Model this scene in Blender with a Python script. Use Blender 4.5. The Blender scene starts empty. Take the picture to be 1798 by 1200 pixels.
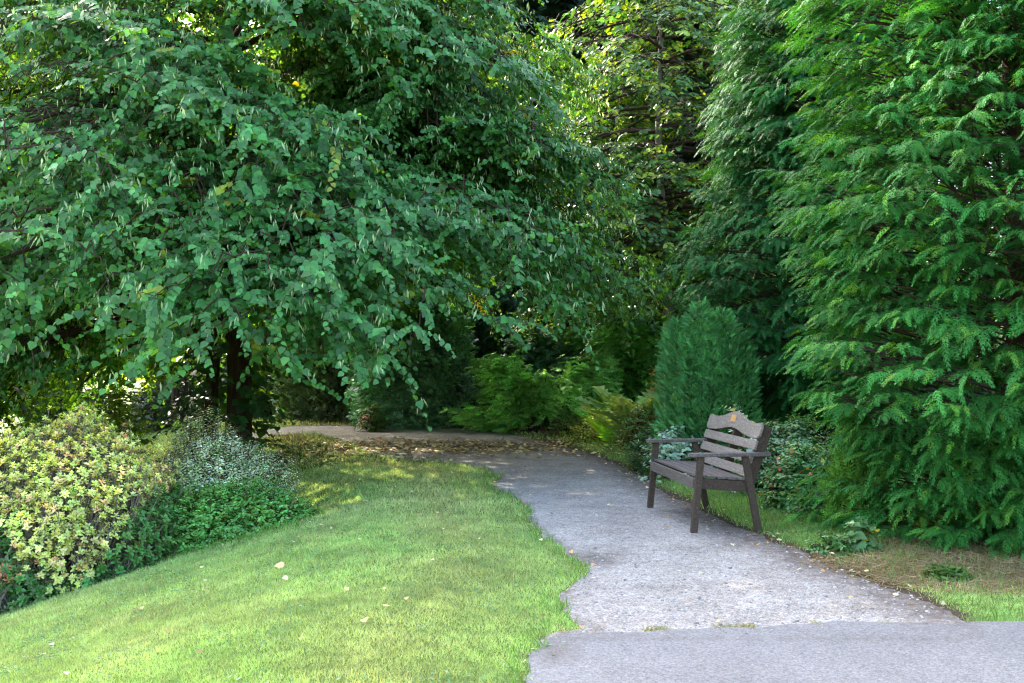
import bpy, bmesh, math
import numpy as np
from mathutils import Vector, Matrix
R = math.radians
sc = bpy.context.scene

# ------------------------------------------------------------------ camera, sky, sun, exposure
FPX, CX, CY, HOR, CH = 1848.0, 899.0, 600.0, 618.0, 1.5      # focal length in photo pixels, principal point, horizon, eye height
cam = bpy.data.cameras.new('camera'); co = bpy.data.objects.new('camera', cam)
sc.collection.objects.link(co); sc.camera = co
cam.lens = 37.0; cam.sensor_width = 36.0; cam.clip_start = 0.1; cam.clip_end = 1000
co.location = (0, 0, CH)
co.rotation_euler = (R(90) + math.atan((HOR - CY) / FPX), 0, 0)
cam.dof.use_dof = True; cam.dof.focus_distance = 10.0; cam.dof.aperture_fstop = 7.0

SUN_EL, SUN_AZ = R(33), R(-34)          # azimuth measured from +Y (view direction), negative = left
w = bpy.data.worlds.new('World'); sc.world = w; w.use_nodes = True
nt = w.node_tree; bg = nt.nodes['Background']
sky = nt.nodes.new('ShaderNodeTexSky'); sky.sky_type = 'NISHITA'; sky.sun_disc = False
sky.sun_elevation = SUN_EL; sky.sun_rotation = SUN_AZ; sky.air_density = 1.0; sky.dust_density = 4.0; sky.ozone_density = 1.0
nt.links.new(sky.outputs[0], bg.inputs[0]); bg.inputs[1].default_value = 0.15
sl = bpy.data.lights.new('sun', 'SUN'); so = bpy.data.objects.new('sun', sl); sc.collection.objects.link(so)
sl.energy = 2.0; sl.angle = R(0.5); sl.color = (1.0, 0.93, 0.80)
sd = Vector((math.sin(SUN_AZ) * math.cos(SUN_EL), math.cos(SUN_AZ) * math.cos(SUN_EL), math.sin(SUN_EL)))
so.rotation_euler = sd.to_track_quat('Z', 'Y').to_euler(); so.location = (-10, 20, 30)
sc.view_settings.view_transform = 'Standard'; sc.view_settings.look = 'None'
sc.view_settings.gamma = 1; sc.view_settings.exposure = 3.36
sc.render.engine = 'CYCLES'
cy = sc.cycles
cy.max_bounces = 7; cy.diffuse_bounces = 3; cy.glossy_bounces = 2; cy.transmission_bounces = 5; cy.transparent_max_bounces = 4
cy.use_adaptive_sampling = False; cy.denoising_prefilter = 'NONE'; cy.filter_width = 1.25
cy.caustics_reflective = False; cy.caustics_refractive = False

# ------------------------------------------------------------------ terrain height and photo unprojection
def sstep(a, b, x):
    t = np.clip((x - a) / (b - a), 0, 1); return t * t * (3 - 2 * t)
_r = np.random.default_rng(3)
_wk = [(_r.uniform(-1, 1, 2) * f, _r.uniform(0, 6.3), a * .55) for f, a in ((1.2, .014), (1.7, .012), (2.6, .008), (4.5, .005), (7, .003), (0.6, .02))]
def U(px, py, z=0.0):
    D = FPX * (CH - z) / (py - HOR); return ((px - CX) * D / FPX, D)
PATH_PX = [(380, 752), (480, 750), (560, 748.5), (700, 749), (800, 752), (880, 760), (950, 773), (1010, 790), (1060, 806), (1110, 826),
           (1150, 858), (1210, 884), (1262, 915), (1340, 945), (1420, 975), (1500, 1010), (1600, 1045), (1665, 1078), (1700, 1096), (1700, 1125),
           (940, 1125), (985, 1113), (1048, 1107), (1012, 1092), (990, 1070), (988, 1048), (1000, 1028), (1026, 1005), (1014, 985), (990, 962),
           (960, 940), (930, 915), (922, 890), (895, 872), (866, 858), (876, 838), (850, 826), (812, 816), (760, 812), (700, 808), (640, 796),
           (600, 778), (560, 764), (480, 760), (380, 760)]
PATH = np.array([U(*p) for p in PATH_PX])
ASPH = np.array([U(1900, 1090), U(1700, 1094), U(1500, 1097), U(1300, 1104), U(1150, 1108), U(1060, 1110), U(990, 1116), U(965, 1130),
                 U(936, 1150), U(926, 1175), U(932, 1205), U(920, 1260), (0.0, 3.5), (-0.2, 1.5), (-0.3, -8.0), (12, -8.0), (12, 4.9), (6.0, 5.6)])
def sdf(poly, x, y):                    # positive inside
    d = np.full(x.shape, 1e9); ins = np.zeros(x.shape, bool); n = len(poly)
    for i in range(n):
        ax, ay = poly[i]; bx, by = poly[(i + 1) % n]
        ex, ey = bx - ax, by - ay
        t = np.clip(((x - ax) * ex + (y - ay) * ey) / (ex * ex + ey * ey + 1e-12), 0, 1)
        d = np.minimum(d, (x - ax - t * ex) ** 2 + (y - ay - t * ey) ** 2)
        c = (ay > y) != (by > y)
        with np.errstate(divide='ignore', invalid='ignore'):
            xi = ax + (y - ay) * ex / (ey if ey != 0 else 1e-12)
        ins ^= c & (x < xi)
    return np.where(ins, 1, -1) * np.sqrt(d)
def wob(x, y, s=0):                     # ragged edge noise
    return (.030 * np.sin(3.1 * x + 2.3 * y + s) + .022 * np.sin(7.9 * x - 6.1 * y + 1.3 + s) + .014 * np.sin(17 * x + 13 * y + s)
            + .010 * np.sin(31 * x - 27 * y + 2 * s) + .007 * np.sin(57 * x + 49 * y + s))
def G(x, y):
    x = np.asarray(x, float); y = np.asarray(y, float)
    x0 = -1.0 - .33 * np.maximum(0, y - 11.0)
    t = np.maximum(0, x0 - x)
    z = -.31 * t * t / (t + 1.2) * np.where(t > 12, 12 / np.maximum(t, 1e-6), 1)
    flat = sstep(0.05, 0.9, -np.maximum(sdf(PATH, x, y), sdf(ASPH, x, y)))
    b = sum(a * np.sin(k[0] * x + k[1] * y + ph) for k, ph, a in _wk)
    z = z + flat * (b + .025)
    z = z + .55 * sstep(21.5, 27, y) * sstep(-4, 3, x) + .35 * sstep(4.5, 8, x) * sstep(5, 9, y)
    return z
def g1(x, y): return float(G(np.array([x]), np.array([y]))[0])
def at(px, D):
    x = (px - CX) * D / FPX; return (x, D, g1(x, D))
def zp(py, D): return CH + (HOR - py) * D / FPX

# ------------------------------------------------------------------ mesh accumulation
def nz(v): return v / np.maximum(np.linalg.norm(v, axis=-1, keepdims=True), 1e-9)
class Acc:
    def __init__(s): s.v = []; s.c = []; s.li = []; s.lt = []; s.n = 0
    def raw(s, V, F, C):
        V = np.asarray(V, float); F = np.asarray(F)
        s.v.append(V); s.c.append(np.broadcast_to(C, (len(V), 3)))
        s.li.append((F + s.n).ravel()); s.lt.append(np.full(len(F), F.shape[1])); s.n += len(V)
    def add(s, tpl, P, T, N, S, C):
        if len(P) == 0: return
        tv, tf = tpl; P = np.asarray(P); k = len(P); T = nz(T); X = nz(np.cross(T, N)); N2 = np.cross(X, T)
        S = np.asarray(S, float)
        if S.ndim == 0: S = np.full(k, float(S))
        if S.ndim == 1: S = np.repeat(S[:, None], 3, 1)
        L = tv[None] * S[:, None, :]
        V = P[:, None] + L[..., 0:1] * X[:, None] + L[..., 1:2] * T[:, None] + L[..., 2:3] * N2[:, None]
        s.v.append(V.reshape(-1, 3)); s.c.append(np.repeat(np.broadcast_to(C, (k, 3)), len(tv), 0))
        off = (s.n + np.arange(k) * len(tv))[:, None]
        for f in tf:
            F = off + np.array(f)[None]
            s.li.append(F.ravel()); s.lt.append(np.full(k, len(f)))
        s.n += k * len(tv)
    def sticks(s, A, B, r0, r1, C):
        A = np.asarray(A); B = np.asarray(B); k = len(A)
        if k == 0: return
        d = nz(B - A); X = nz(np.cross(d, np.array([.31, .27, .91]))); Y = np.cross(d, X)
        r0 = np.broadcast_to(r0, (k,)); r1 = np.broadcast_to(r1, (k,)); V = np.zeros((k, 6, 3))
        for i in range(3):
            a = i * 2.0944; o = math.cos(a) * X + math.sin(a) * Y
            V[:, i] = A + o * r0[:, None]; V[:, 3 + i] = B + o * r1[:, None]
        s.v.append(V.reshape(-1, 3)); s.c.append(np.repeat(np.broadcast_to(C, (k, 3)), 6, 0))
        off = (s.n + np.arange(k) * 6)[:, None]
        for i in range(3):
            j = (i + 1) % 3
            s.li.append((off + np.array([[i, j, 3 + j, 3 + i]])).ravel()); s.lt.append(np.full(k, 4))
        s.n += k * 6
    def tube(s, pts, rad, C, seg=8, rough=0.0, rng=None):
        pts = np.asarray(pts, float); n = len(pts); rad = np.broadcast_to(rad, (n,))
        d = nz(np.gradient(pts, axis=0)); ref = np.array([1., 0, 0]) if abs(d[0][0]) < .8 else np.array([0, 1., 0])
        V = []
        for i in range(n):
            X = np.cross(ref, d[i]); X /= np.linalg.norm(X); Y = np.cross(d[i], X)
            for j in range(seg):
                a = 2 * math.pi * j / seg
                rr = rad[i] * (1 + (rough * math.sin(a * 5 + i * .35) + rough * .6 * math.sin(a * 9 - i * .5) if rough else 0))
                V.append(pts[i] + (math.cos(a) * X + math.sin(a) * Y) * rr)
        F = [(i * seg + j, i * seg + (j + 1) % seg, (i + 1) * seg + (j + 1) % seg, (i + 1) * seg + j) for i in range(n - 1) for j in range(seg)]
        s.raw(V, F, C)
    def build(s, name, mat, parent=None, loc=None):
        me = bpy.data.meshes.new(name); V = np.concatenate(s.v).astype(np.float32)
        if loc is not None: V = V - np.array(loc, np.float32)
        li = np.concatenate(s.li).astype(np.int32); lt = np.concatenate(s.lt).astype(np.int32)
        me.vertices.add(len(V)); me.vertices.foreach_set('co', V.ravel())
        me.loops.add(len(li)); me.loops.foreach_set('vertex_index', li)
        me.polygons.add(len(lt)); ls = np.zeros(len(lt), np.int32); ls[1:] = np.cumsum(lt)[:-1]
        me.polygons.foreach_set('loop_start', ls); me.polygons.foreach_set('loop_total', lt)
        me.update(calc_edges=True)
        a = me.attributes.new('tint', 'FLOAT_COLOR', 'POINT'); C = np.ones((len(V), 4), np.float32); C[:, :3] = np.concatenate(s.c)
        a.data.foreach_set('color', C.ravel())
        me.materials.append(mat)
        o = bpy.data.objects.new(name, me); sc.collection.objects.link(o)
        if parent is not None: o.parent = parent
        elif loc is not None: o.location = loc
        return o
def tag(o, label=None, cat=None, group=None, kind=None):
    for k, v in (('label', label), ('category', cat), ('group', group), ('kind', kind)):
        if v: o[k] = v
    return o
def thing(name, loc, label, cat, group=None):
    o = bpy.data.objects.new(name, None); sc.collection.objects.link(o); o.location = loc; o.empty_display_size = .2
    return tag(o, label, cat, group)

# ------------------------------------------------------------------ materials
def mat(name): m = bpy.data.materials.new(name); m.use_nodes = True; return m, m.node_tree, m.node_tree.nodes['Principled BSDF']
def leaf_mat(name, trans=.35, tmul=(3.2, 2.3, .6), rough=.42, spec=.5, vary=.25, vscale=3.0):
    m, t, b = mat(name); N = t.nodes; L = t.links
    a = N.new('ShaderNodeAttribute'); a.attribute_name = 'tint'
    g = N.new('ShaderNodeNewGeometry'); nn = N.new('ShaderNodeTexNoise'); nn.inputs['Scale'].default_value = vscale; nn.inputs['Detail'].default_value = 3
    L.new(g.outputs['Position'], nn.inputs['Vector'])
    mr = N.new('ShaderNodeMapRange'); mr.inputs[1].default_value = .3; mr.inputs[2].default_value = .7
    mr.inputs[3].default_value = 1 - vary; mr.inputs[4].default_value = 1 + vary; L.new(nn.outputs[0], mr.inputs[0])
    mx = N.new('ShaderNodeVectorMath'); mx.operation = 'SCALE'; L.new(a.outputs['Color'], mx.inputs[0]); L.new(mr.outputs[0], mx.inputs['Scale'])
    L.new(mx.outputs[0], b.inputs['Base Color']); b.inputs['Roughness'].default_value = rough; b.inputs['Specular IOR Level'].default_value = spec
    tm = N.new('ShaderNodeVectorMath'); tm.operation = 'MULTIPLY'; tm.inputs[1].default_value = tmul; L.new(mx.outputs[0], tm.inputs[0])
    tr = N.new('ShaderNodeBsdfTranslucent'); L.new(tm.outputs[0], tr.inputs[0])
    ms = N.new('ShaderNodeMixShader'); ms.inputs[0].default_value = trans
    L.new(b.outputs[0], ms.inputs[1]); L.new(tr.outputs[0], ms.inputs[2]); L.new(ms.outputs[0], N['Material Output'].inputs[0])
    return m
M_lime = leaf_mat('lime leaf', .38, (3.6, 2.3, .4), .42, .35)
M_bract = leaf_mat('pale bract', .4, (1.6, 1.5, .8), .5, .3)
M_oak = leaf_mat('oak leaf', .42, (2.3, 2.0, .6), .45, .4)
M_oak2 = leaf_mat('oak leaf thick', .28, (2.0, 1.8, .6), .45, .4)
M_fir = leaf_mat('scale foliage', .20, (2.2, 1.8, .5), .65, .12, .3, 2.0)
M_yew = leaf_mat('needle foliage', .10, (1.6, 1.6, .6), .42, .45, .3, 2.5)
M_shr = leaf_mat('shrub leaf', .28, (2.6, 2.0, .6), .38, .5)
M_grs = leaf_mat('grass blade', .35, (1.6, 1.5, .6), .55, .25, .22, 1.2)
M_dry = leaf_mat('dead leaf', .12, (1.3, 1.2, .8), .7, .15, .15, 6)

def bark_mat(name, c1, c2, sx=14, sz=2.5, bump=.6, rough=.9):
    m, t, b = mat(name); N = t.nodes; L = t.links
    g = N.new('ShaderNodeNewGeometry'); mp = N.new('ShaderNodeMapping'); mp.inputs['Scale'].default_value = (sx, sx, sz)
    n = N.new('ShaderNodeTexNoise'); n.inputs['Scale'].default_value = 1; n.inputs['Detail'].default_value = 8; n.inputs['Roughness'].default_value = .65
    L.new(g.outputs['Position'], mp.inputs[0]); L.new(mp.outputs[0], n.inputs['Vector'])
    cr = N.new('ShaderNodeValToRGB'); cr.color_ramp.elements[0].color = (*c1, 1); cr.color_ramp.elements[1].color = (*c2, 1)
    cr.color_ramp.elements[0].position = .35; cr.color_ramp.elements[1].position = .68
    L.new(n.outputs[0], cr.inputs[0]); L.new(cr.outputs[0], b.inputs['Base Color'])
    bp = N.new('ShaderNodeBump'); bp.inputs['Strength'].default_value = bump; bp.inputs['Distance'].default_value = .02
    L.new(n.outputs[0], bp.inputs['Height']); L.new(bp.outputs[0], b.inputs['Normal']); b.inputs['Roughness'].default_value = rough
    b.inputs['Specular IOR Level'].default_value = .2
    return m
M_bark = bark_mat('lime bark', (.018, .011, .008), (.07, .042, .028))
M_twig = bark_mat('twig bark', (.03, .018, .012), (.075, .045, .03), 30, 30, .2)
M_pale = bark_mat('pale bark', (.10, .085, .065), (.26, .22, .18), 12, 4, .3)

def ground_mat():
    m, t, b = mat('lawn soil'); N = t.nodes; L = t.links
    tc = N.new('ShaderNodeNewGeometry')
    def noise(s, d=5, r=.6):
        n = N.new('ShaderNodeTexNoise'); n.inputs['Scale'].default_value = s; n.inputs['Detail'].default_value = d; n.inputs['Roughness'].default_value = r
        L.new(tc.outputs['Position'], n.inputs['Vector']); return n
    def ramp(src, p0, c0, p1, c1):
        r = N.new('ShaderNodeValToRGB'); e = r.color_ramp.elements; e[0].position = p0; e[0].color = (*c0, 1); e[1].position = p1; e[1].color = (*c1, 1)
        L.new(src, r.inputs[0]); return r.outputs[0]
    def mix(f, a, c):
        x = N.new('ShaderNodeMixRGB'); L.new(f, x.inputs[0]); L.new(a, x.inputs[1]); L.new(c, x.inputs[2]); return x.outputs[0]
    grass = mix(noise(1.3).outputs[0], ramp(noise(45, 6, .7).outputs[0], .3, (.045, .085, .014), .7, (.12, .19, .035)),
                ramp(noise(60, 6, .7).outputs[0], .3, (.07, .10, .02), .7, (.19, .25, .06)))
    soil = ramp(noise(35, 8, .75).outputs[0], .35, (.03, .02, .014), .7, (.15, .105, .07))
    dry = ramp(noise(50, 8, .75).outputs[0], .35, (.07, .05, .025), .65, (.24, .18, .10))
    def att(nm, sc_, amp):
        a = N.new('ShaderNodeAttribute'); a.attribute_name = nm; n = noise(sc_, 6, .7)
        s1 = N.new('ShaderNodeMath'); s1.operation = 'MULTIPLY_ADD'; L.new(n.outputs[0], s1.inputs[0]); s1.inputs[1].default_value = amp; s1.inputs[2].default_value = -amp * .5
        s2 = N.new('ShaderNodeMath'); s2.operation = 'ADD'; L.new(a.outputs['Fac'], s2.inputs[0]); L.new(s1.outputs[0], s2.inputs[1])
        r = N.new('ShaderNodeMapRange'); r.inputs[1].default_value = .35; r.inputs[2].default_value = .65; L.new(s2.outputs[0], r.inputs[0]); return r.outputs[0]
    c = mix(att('dry', 9, .9), grass, dry); c = mix(att('soil', 14, .9), c, soil)
    L.new(c, b.inputs['Base Color']); b.inputs['Roughness'].default_value = .95; b.inputs['Specular IOR Level'].default_value = .1
    bp = N.new('ShaderNodeBump'); bp.inputs['Strength'].default_value = .8; bp.inputs['Distance'].default_value = .015
    L.new(noise(70, 6, .8).outputs[0], bp.inputs['Height']); L.new(bp.outputs[0], b.inputs['Normal'])
    return m
def path_mat(name, lo, hi, fine, brown, bump, vor=170, bigc=(.66, .63, .60)):
    m, t, b = mat(name); N = t.nodes; L = t.links
    tc = N.new('ShaderNodeNewGeometry')
    def noise(s, d=5, r=.6):
        n = N.new('ShaderNodeTexNoise'); n.inputs['Scale'].default_value = s; n.inputs['Detail'].default_value = d; n.inputs['Roughness'].default_value = r
        L.new(tc.outputs['Position'], n.inputs['Vector']); return n
    def ramp(src, p0, c0, p1, c1):
        r = N.new('ShaderNodeValToRGB'); e = r.color_ramp.elements; e[0].position = p0; e[0].color = (*c0, 1); e[1].position = p1; e[1].color = (*c1, 1)
        L.new(src, r.inputs[0]); return r.outputs[0]
    v = N.new('ShaderNodeTexVoronoi'); v.inputs['Scale'].default_value = vor; L.new(tc.outputs['Position'], v.inputs['Vector'])
    hsv = N.new('ShaderNodeSeparateColor'); L.new(v.outputs['Color'], hsv.inputs[0])
    stone = ramp(hsv.outputs[0], .1, lo, .95, hi)
    big = ramp(noise(1.6, 8, .7).outputs[0], .32, bigc, .66, (1.12, 1.12, 1.12))
    mid = ramp(noise(fine, 8, .75).outputs[0], .32, (.70, .68, .68), .62, (1.1, 1.1, 1.1))
    def mul(a, c):
        x = N.new('ShaderNodeMixRGB'); x.blend_type = 'MULTIPLY'; x.inputs[0].default_value = 1; L.new(a, x.inputs[1]); L.new(c, x.inputs[2]); return x.outputs[0]
    col = mul(mul(stone, big), mid)
    a = N.new('ShaderNodeAttribute'); a.attribute_name = 'soil'
    n = noise(11, 8, .75); s = N.new('ShaderNodeMath'); s.operation = 'MULTIPLY_ADD'; L.new(n.outputs[0], s.inputs[0]); s.inputs[1].default_value = 1.5; s.inputs[2].default_value = -.75
    s2 = N.new('ShaderNodeMath'); s2.operation = 'ADD'; L.new(a.outputs['Fac'], s2.inputs[0]); L.new(s.outputs[0], s2.inputs[1])
    r = N.new('ShaderNodeMapRange'); r.inputs[1].default_value = .2; r.inputs[2].default_value = .85; r.inputs[4].default_value = brown; L.new(s2.outputs[0], r.inputs[0])
    x = N.new('ShaderNodeMixRGB'); L.new(r.outputs[0], x.inputs[0]); L.new(col, x.inputs[1])
    L.new(ramp(noise(40, 8, .75).outputs[0], .35, (.045, .032, .026), .7, (.17, .125, .10)), x.inputs[2])
    L.new(x.outputs[0], b.inputs['Base Color']); b.inputs['Roughness'].default_value = .85; b.inputs['Specular IOR Level'].default_value = .25
    bp = N.new('ShaderNodeBump'); bp.inputs['Strength'].default_value = bump; bp.inputs['Distance'].default_value = .008
    ad = N.new('ShaderNodeMath'); ad.operation = 'ADD'; L.new(v.outputs['Distance'], ad.inputs[0]); L.new(noise(fine * 2, 8, .8).outputs[0], ad.inputs[1])
    L.new(ad.outputs[0], bp.inputs['Height']); L.new(bp.outputs[0], b.inputs['Normal'])
    return m
M_ground = ground_mat()
M_gravel = path_mat('gravel', (.205, .185, .160), (.51, .465, .415), 16, .9, .8, 120)
M_asph = path_mat('asphalt', (.128, .122, .117), (.235, .227, .217), 45, .6, .4, 150, (.9, .895, .89))

def attr(me, name, vals):
    a = me.attributes.new(name, 'FLOAT', 'POINT'); a.data.foreach_set('value', np.asarray(vals, np.float32))

# ------------------------------------------------------------------ ground sheet
LIT = U(760, 786)
def litmask(x, y):                      # fallen-leaf brown zone under the lime
    return np.exp(-(((x - LIT[0] - .10) / 2.4) ** 2 + ((y - LIT[1]) / 1.35) ** 2) ** 1.5)
DRY = np.array([U(1440, 990), U(1500, 958), U(1600, 955), U(1800, 975), U(1990, 1000), U(1990, 1050), U(1790, 1042), U(1650, 1036), U(1560, 1025)])
RE = np.array([U(*p) for p in PATH_PX[6:18]])
def edge_line(x, y):
    d = np.full(x.shape, 1e9)
    for i in range(len(RE) - 1):
        ax, ay = RE[i]; ex, ey = RE[i + 1] - RE[i]
        t = np.clip(((x - ax) * ex + (y - ay) * ey) / (ex * ex + ey * ey), 0, 1); d = np.minimum(d, np.hypot(x - ax - t * ex, y - ay - t * ey))
    return d
def soilmask(x, y):
    e = edge_line(x, y); s = sdf(PATH, x, y)
    m = np.maximum(np.exp(-(e / np.where(s > 0, .42, .20)) ** 2) * .78, litmask(x, y) * .78)
    m = np.maximum(m, .55 * np.exp(-(s / .07) ** 2))
    c = U(1045, 985); m = np.maximum(m, .7 * np.exp(-((x - c[0]) / .22) ** 2 - ((y - c[1]) / .4) ** 2))
    c = U(975, 1150); m = np.maximum(m, .8 * np.exp(-((x - c[0]) / .12) ** 2 - ((y - c[1]) / .25) ** 2))
    return m
def axis(parts):
    return np.unique(np.concatenate([np.arange(a, b, s) for a, b, s in parts]).round(4))
gx = axis([(-200, -40, 20), (-40, -12, 2), (-12, -6.5, .5), (-6.5, 5.5, .09), (5.5, 12, .5), (12, 40, 2), (40, 201, 20)])
gy = axis([(-60, -10, 10), (-10, 3, 1), (3, 14, .09), (14, 26, .2), (26, 46, 1), (46, 90, 4), (90, 301, 30)])
XX, YY = np.meshgrid(gx, gy); ZZ = G(XX, YY)
a = Acc(); nx = len(gx); ny = len(gy)
idx = (np.arange(ny - 1)[:, None] * nx + np.arange(nx - 1)[None]).ravel()
a.raw(np.stack([XX.ravel(), YY.ravel(), ZZ.ravel()], 1), np.stack([idx, idx + 1, idx + 1 + nx, idx + nx], 1), (.1, .15, .04))
ground = a.build('ground', M_ground); tag(ground, kind='structure', label='green lawn sloping down to the left with bare soil along the path', )
attr(ground.data, 'soil', soilmask(XX.ravel(), YY.ravel()))
attr(ground.data, 'dry', np.maximum(sstep(-.02, .2, sdf(DRY, XX.ravel(), YY.ravel())), .8 * sstep(15, 19, YY.ravel()) * sstep(-6, -3, XX.ravel()) * (YY.ravel() < 26)))

def sheet(name, poly, h, x0, x1, y0, y1, step, material, s, label, avoid=None):
    gx = np.arange(x0, x1, step); gy = np.arange(y0, y1, step); X, Y = np.meshgrid(gx, gy)
    f = sdf(poly, X, Y) + wob(X, Y, s)
    nx = len(gx); P = np.stack([X.ravel(), Y.ravel(), f.ravel()], 1)
    i = (np.arange(len(gy) - 1)[:, None] * nx + np.arange(nx - 1)[None]).ravel()
    T = np.concatenate([np.stack([i, i + 1, i + nx + 1], 1), np.stack([i, i + nx + 1, i + nx], 1)])
    pos = (f.ravel()[T] > 0).sum(1); full = T[pos == 3]; part = T[(pos > 0) & (pos < 3)]
    V = [tuple(p) for p in P]; F = [tuple(t) for t in full]; cache = {}
    def cut(a_, b_):
        k = (min(a_, b_), max(a_, b_))
        if k not in cache:
            fa, fb = P[a_][2], P[b_][2]; t = fa / (fa - fb); V.append(tuple(P[a_] + (P[b_] - P[a_]) * t)); cache[k] = len(V) - 1
        return cache[k]
    for t in part:
        out = []
        for k in range(3):
            p, q = t[k], t[(k + 1) % 3]
            if P[p][2] > 0: out.append(int(p))
            if (P[p][2] > 0) != (P[q][2] > 0): out.append(cut(int(p), int(q)))
        for k in range(1, len(out) - 1): F.append((out[0], out[k], out[k + 1]))
    V = np.array(V); F = np.array(F); used = np.unique(F); rm = np.full(len(V), -1); rm[used] = np.arange(len(used)); V = V[used]; F = rm[F]
    Z = G(V[:, 0], V[:, 1]) + h - .004 * (V[:, 2] < .004)
    a = Acc(); a.raw(np.stack([V[:, 0], V[:, 1], Z], 1), F, (.3, .3, .3)); o = a.build(name, material); tag(o, label, kind='structure')
    attr(o.data, 'soil', soilmask(V[:, 0], V[:, 1])); return o
sheet('gravel_path', PATH, .008, -9, 4.2, 5, 22, .06, M_gravel, 0, 'pale grey gravel path curving left behind the lime tree')
sheet('asphalt_path', ASPH, .016, -.6, 9, -4, 6.5, .08, M_asph, 2, 'smooth grey asphalt path across the foreground')

# ------------------------------------------------------------------ leaf templates (x side, y tip, z normal)
T_heart = (np.array([(0, 0, 0), (-.36, .06, .05), (-.5, .42, .07), (-.28, .76, .0), (0, 1.08, -.12), (.28, .76, 0), (.5, .42, .07), (.36, .06, .05), (0, .5, -.03)]),
           [(0, 8, 2, 1), (8, 4, 3, 2), (0, 7, 6, 8), (8, 6, 5, 4)])
T_oval = (np.array([(0, 0, 0), (-.26, .35, .05), (-.2, .72, .03), (0, 1, -.06), (.2, .72, .03), (.26, .35, .05)]), [(0, 3, 2, 1), (0, 5, 4, 3)])
T_lance = (np.array([(0, 0, 0), (-.14, .4, .03), (0, 1, -.08), (.14, .4, .03)]), [(0, 2, 1), (0, 3, 2)])
T_oak = (np.array([(0, 0, 0), (-.14, .2, .03), (-.34, .30, .05), (-.2, .42, .02), (-.42, .62, .04), (-.2, .70, .02), (-.24, .92, 0), (0, 1.05, -.06),
                   (.24, .92, 0), (.2, .70, .02), (.42, .62, .04), (.2, .42, .02), (.34, .30, .05), (.14, .2, .03)]),
         [(0, 7, 6, 5, 4, 3, 2, 1), (0, 13, 12, 11, 10, 9, 8, 7)])
T_blade = (np.array([(-.5, 0, 0), (.5, 0, 0), (0, 1, 0)]), [(0, 1, 2)])
def frond(n=8, sub=2, width=.55, wid=.030, droop=.25, ang=52):
    V = []; F = []
    def strip(p, q, w0, w1=0.0):
        d = np.array(q) - np.array(p); l = np.hypot(*d); s_ = np.array([-d[1], d[0]]) / max(l, 1e-6)
        k = len(V); V.extend([tuple(np.array(p) - s_ * w0), tuple(np.array(p) + s_ * w0), tuple(q)]); F.append((k, k + 1, k + 2))
    strip((0, 0), (0, 1.0), wid * .9)
    for i in range(n):
        t = .10 + .80 * i / (n - 1); L_ = width * (1 - .62 * t) * (.75 + .25 * math.sin(2.2 * t + .8))
        for s_ in (-1, 1):
            an = R(ang - 14 * t); q = (s_ * L_ * math.sin(an), t + L_ * math.cos(an)); p = (0, t)
            strip(p, q, wid * 1.15)
            for j in range(sub):
                u = .35 + .33 * j; m_ = (p[0] + (q[0] - p[0]) * u, p[1] + (q[1] - p[1]) * u)
                l2 = L_ * .38 * (1 - .3 * u)
                for s2 in (-1, 1):
                    b2 = an + s2 * R(38); strip(m_, (m_[0] + s_ * l2 * math.sin(b2), m_[1] + l2 * math.cos(b2)), wid * .95)
    V = np.array(V); r2 = V[:, 0] ** 2 * .9 + V[:, 1] ** 2
    return (np.concatenate([V, (-droop * r2 + .03 * np.sin(V[:, 0] * 9 + V[:, 1] * 13))[:, None]], 1), F)
T_fr = [frond(7, 1, .44, .024, .42, 42), frond(6, 1, .40, .027, .60, 38), frond(7, 1, .50, .022, .30, 46)]
T_fs = [frond(7, 0, .42, .030, .22), frond(6, 0, .5, .034, .35)]          # simple frond: yew, juniper, far conifers
T_fern = [frond(13, 0, .34, .045, .45, 72)]
T_fd = [frond(5, 0, .42, .070, .25, 48), frond(4, 0, .48, .085, .35, 42)]   # coarser sprays for plants far off

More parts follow.
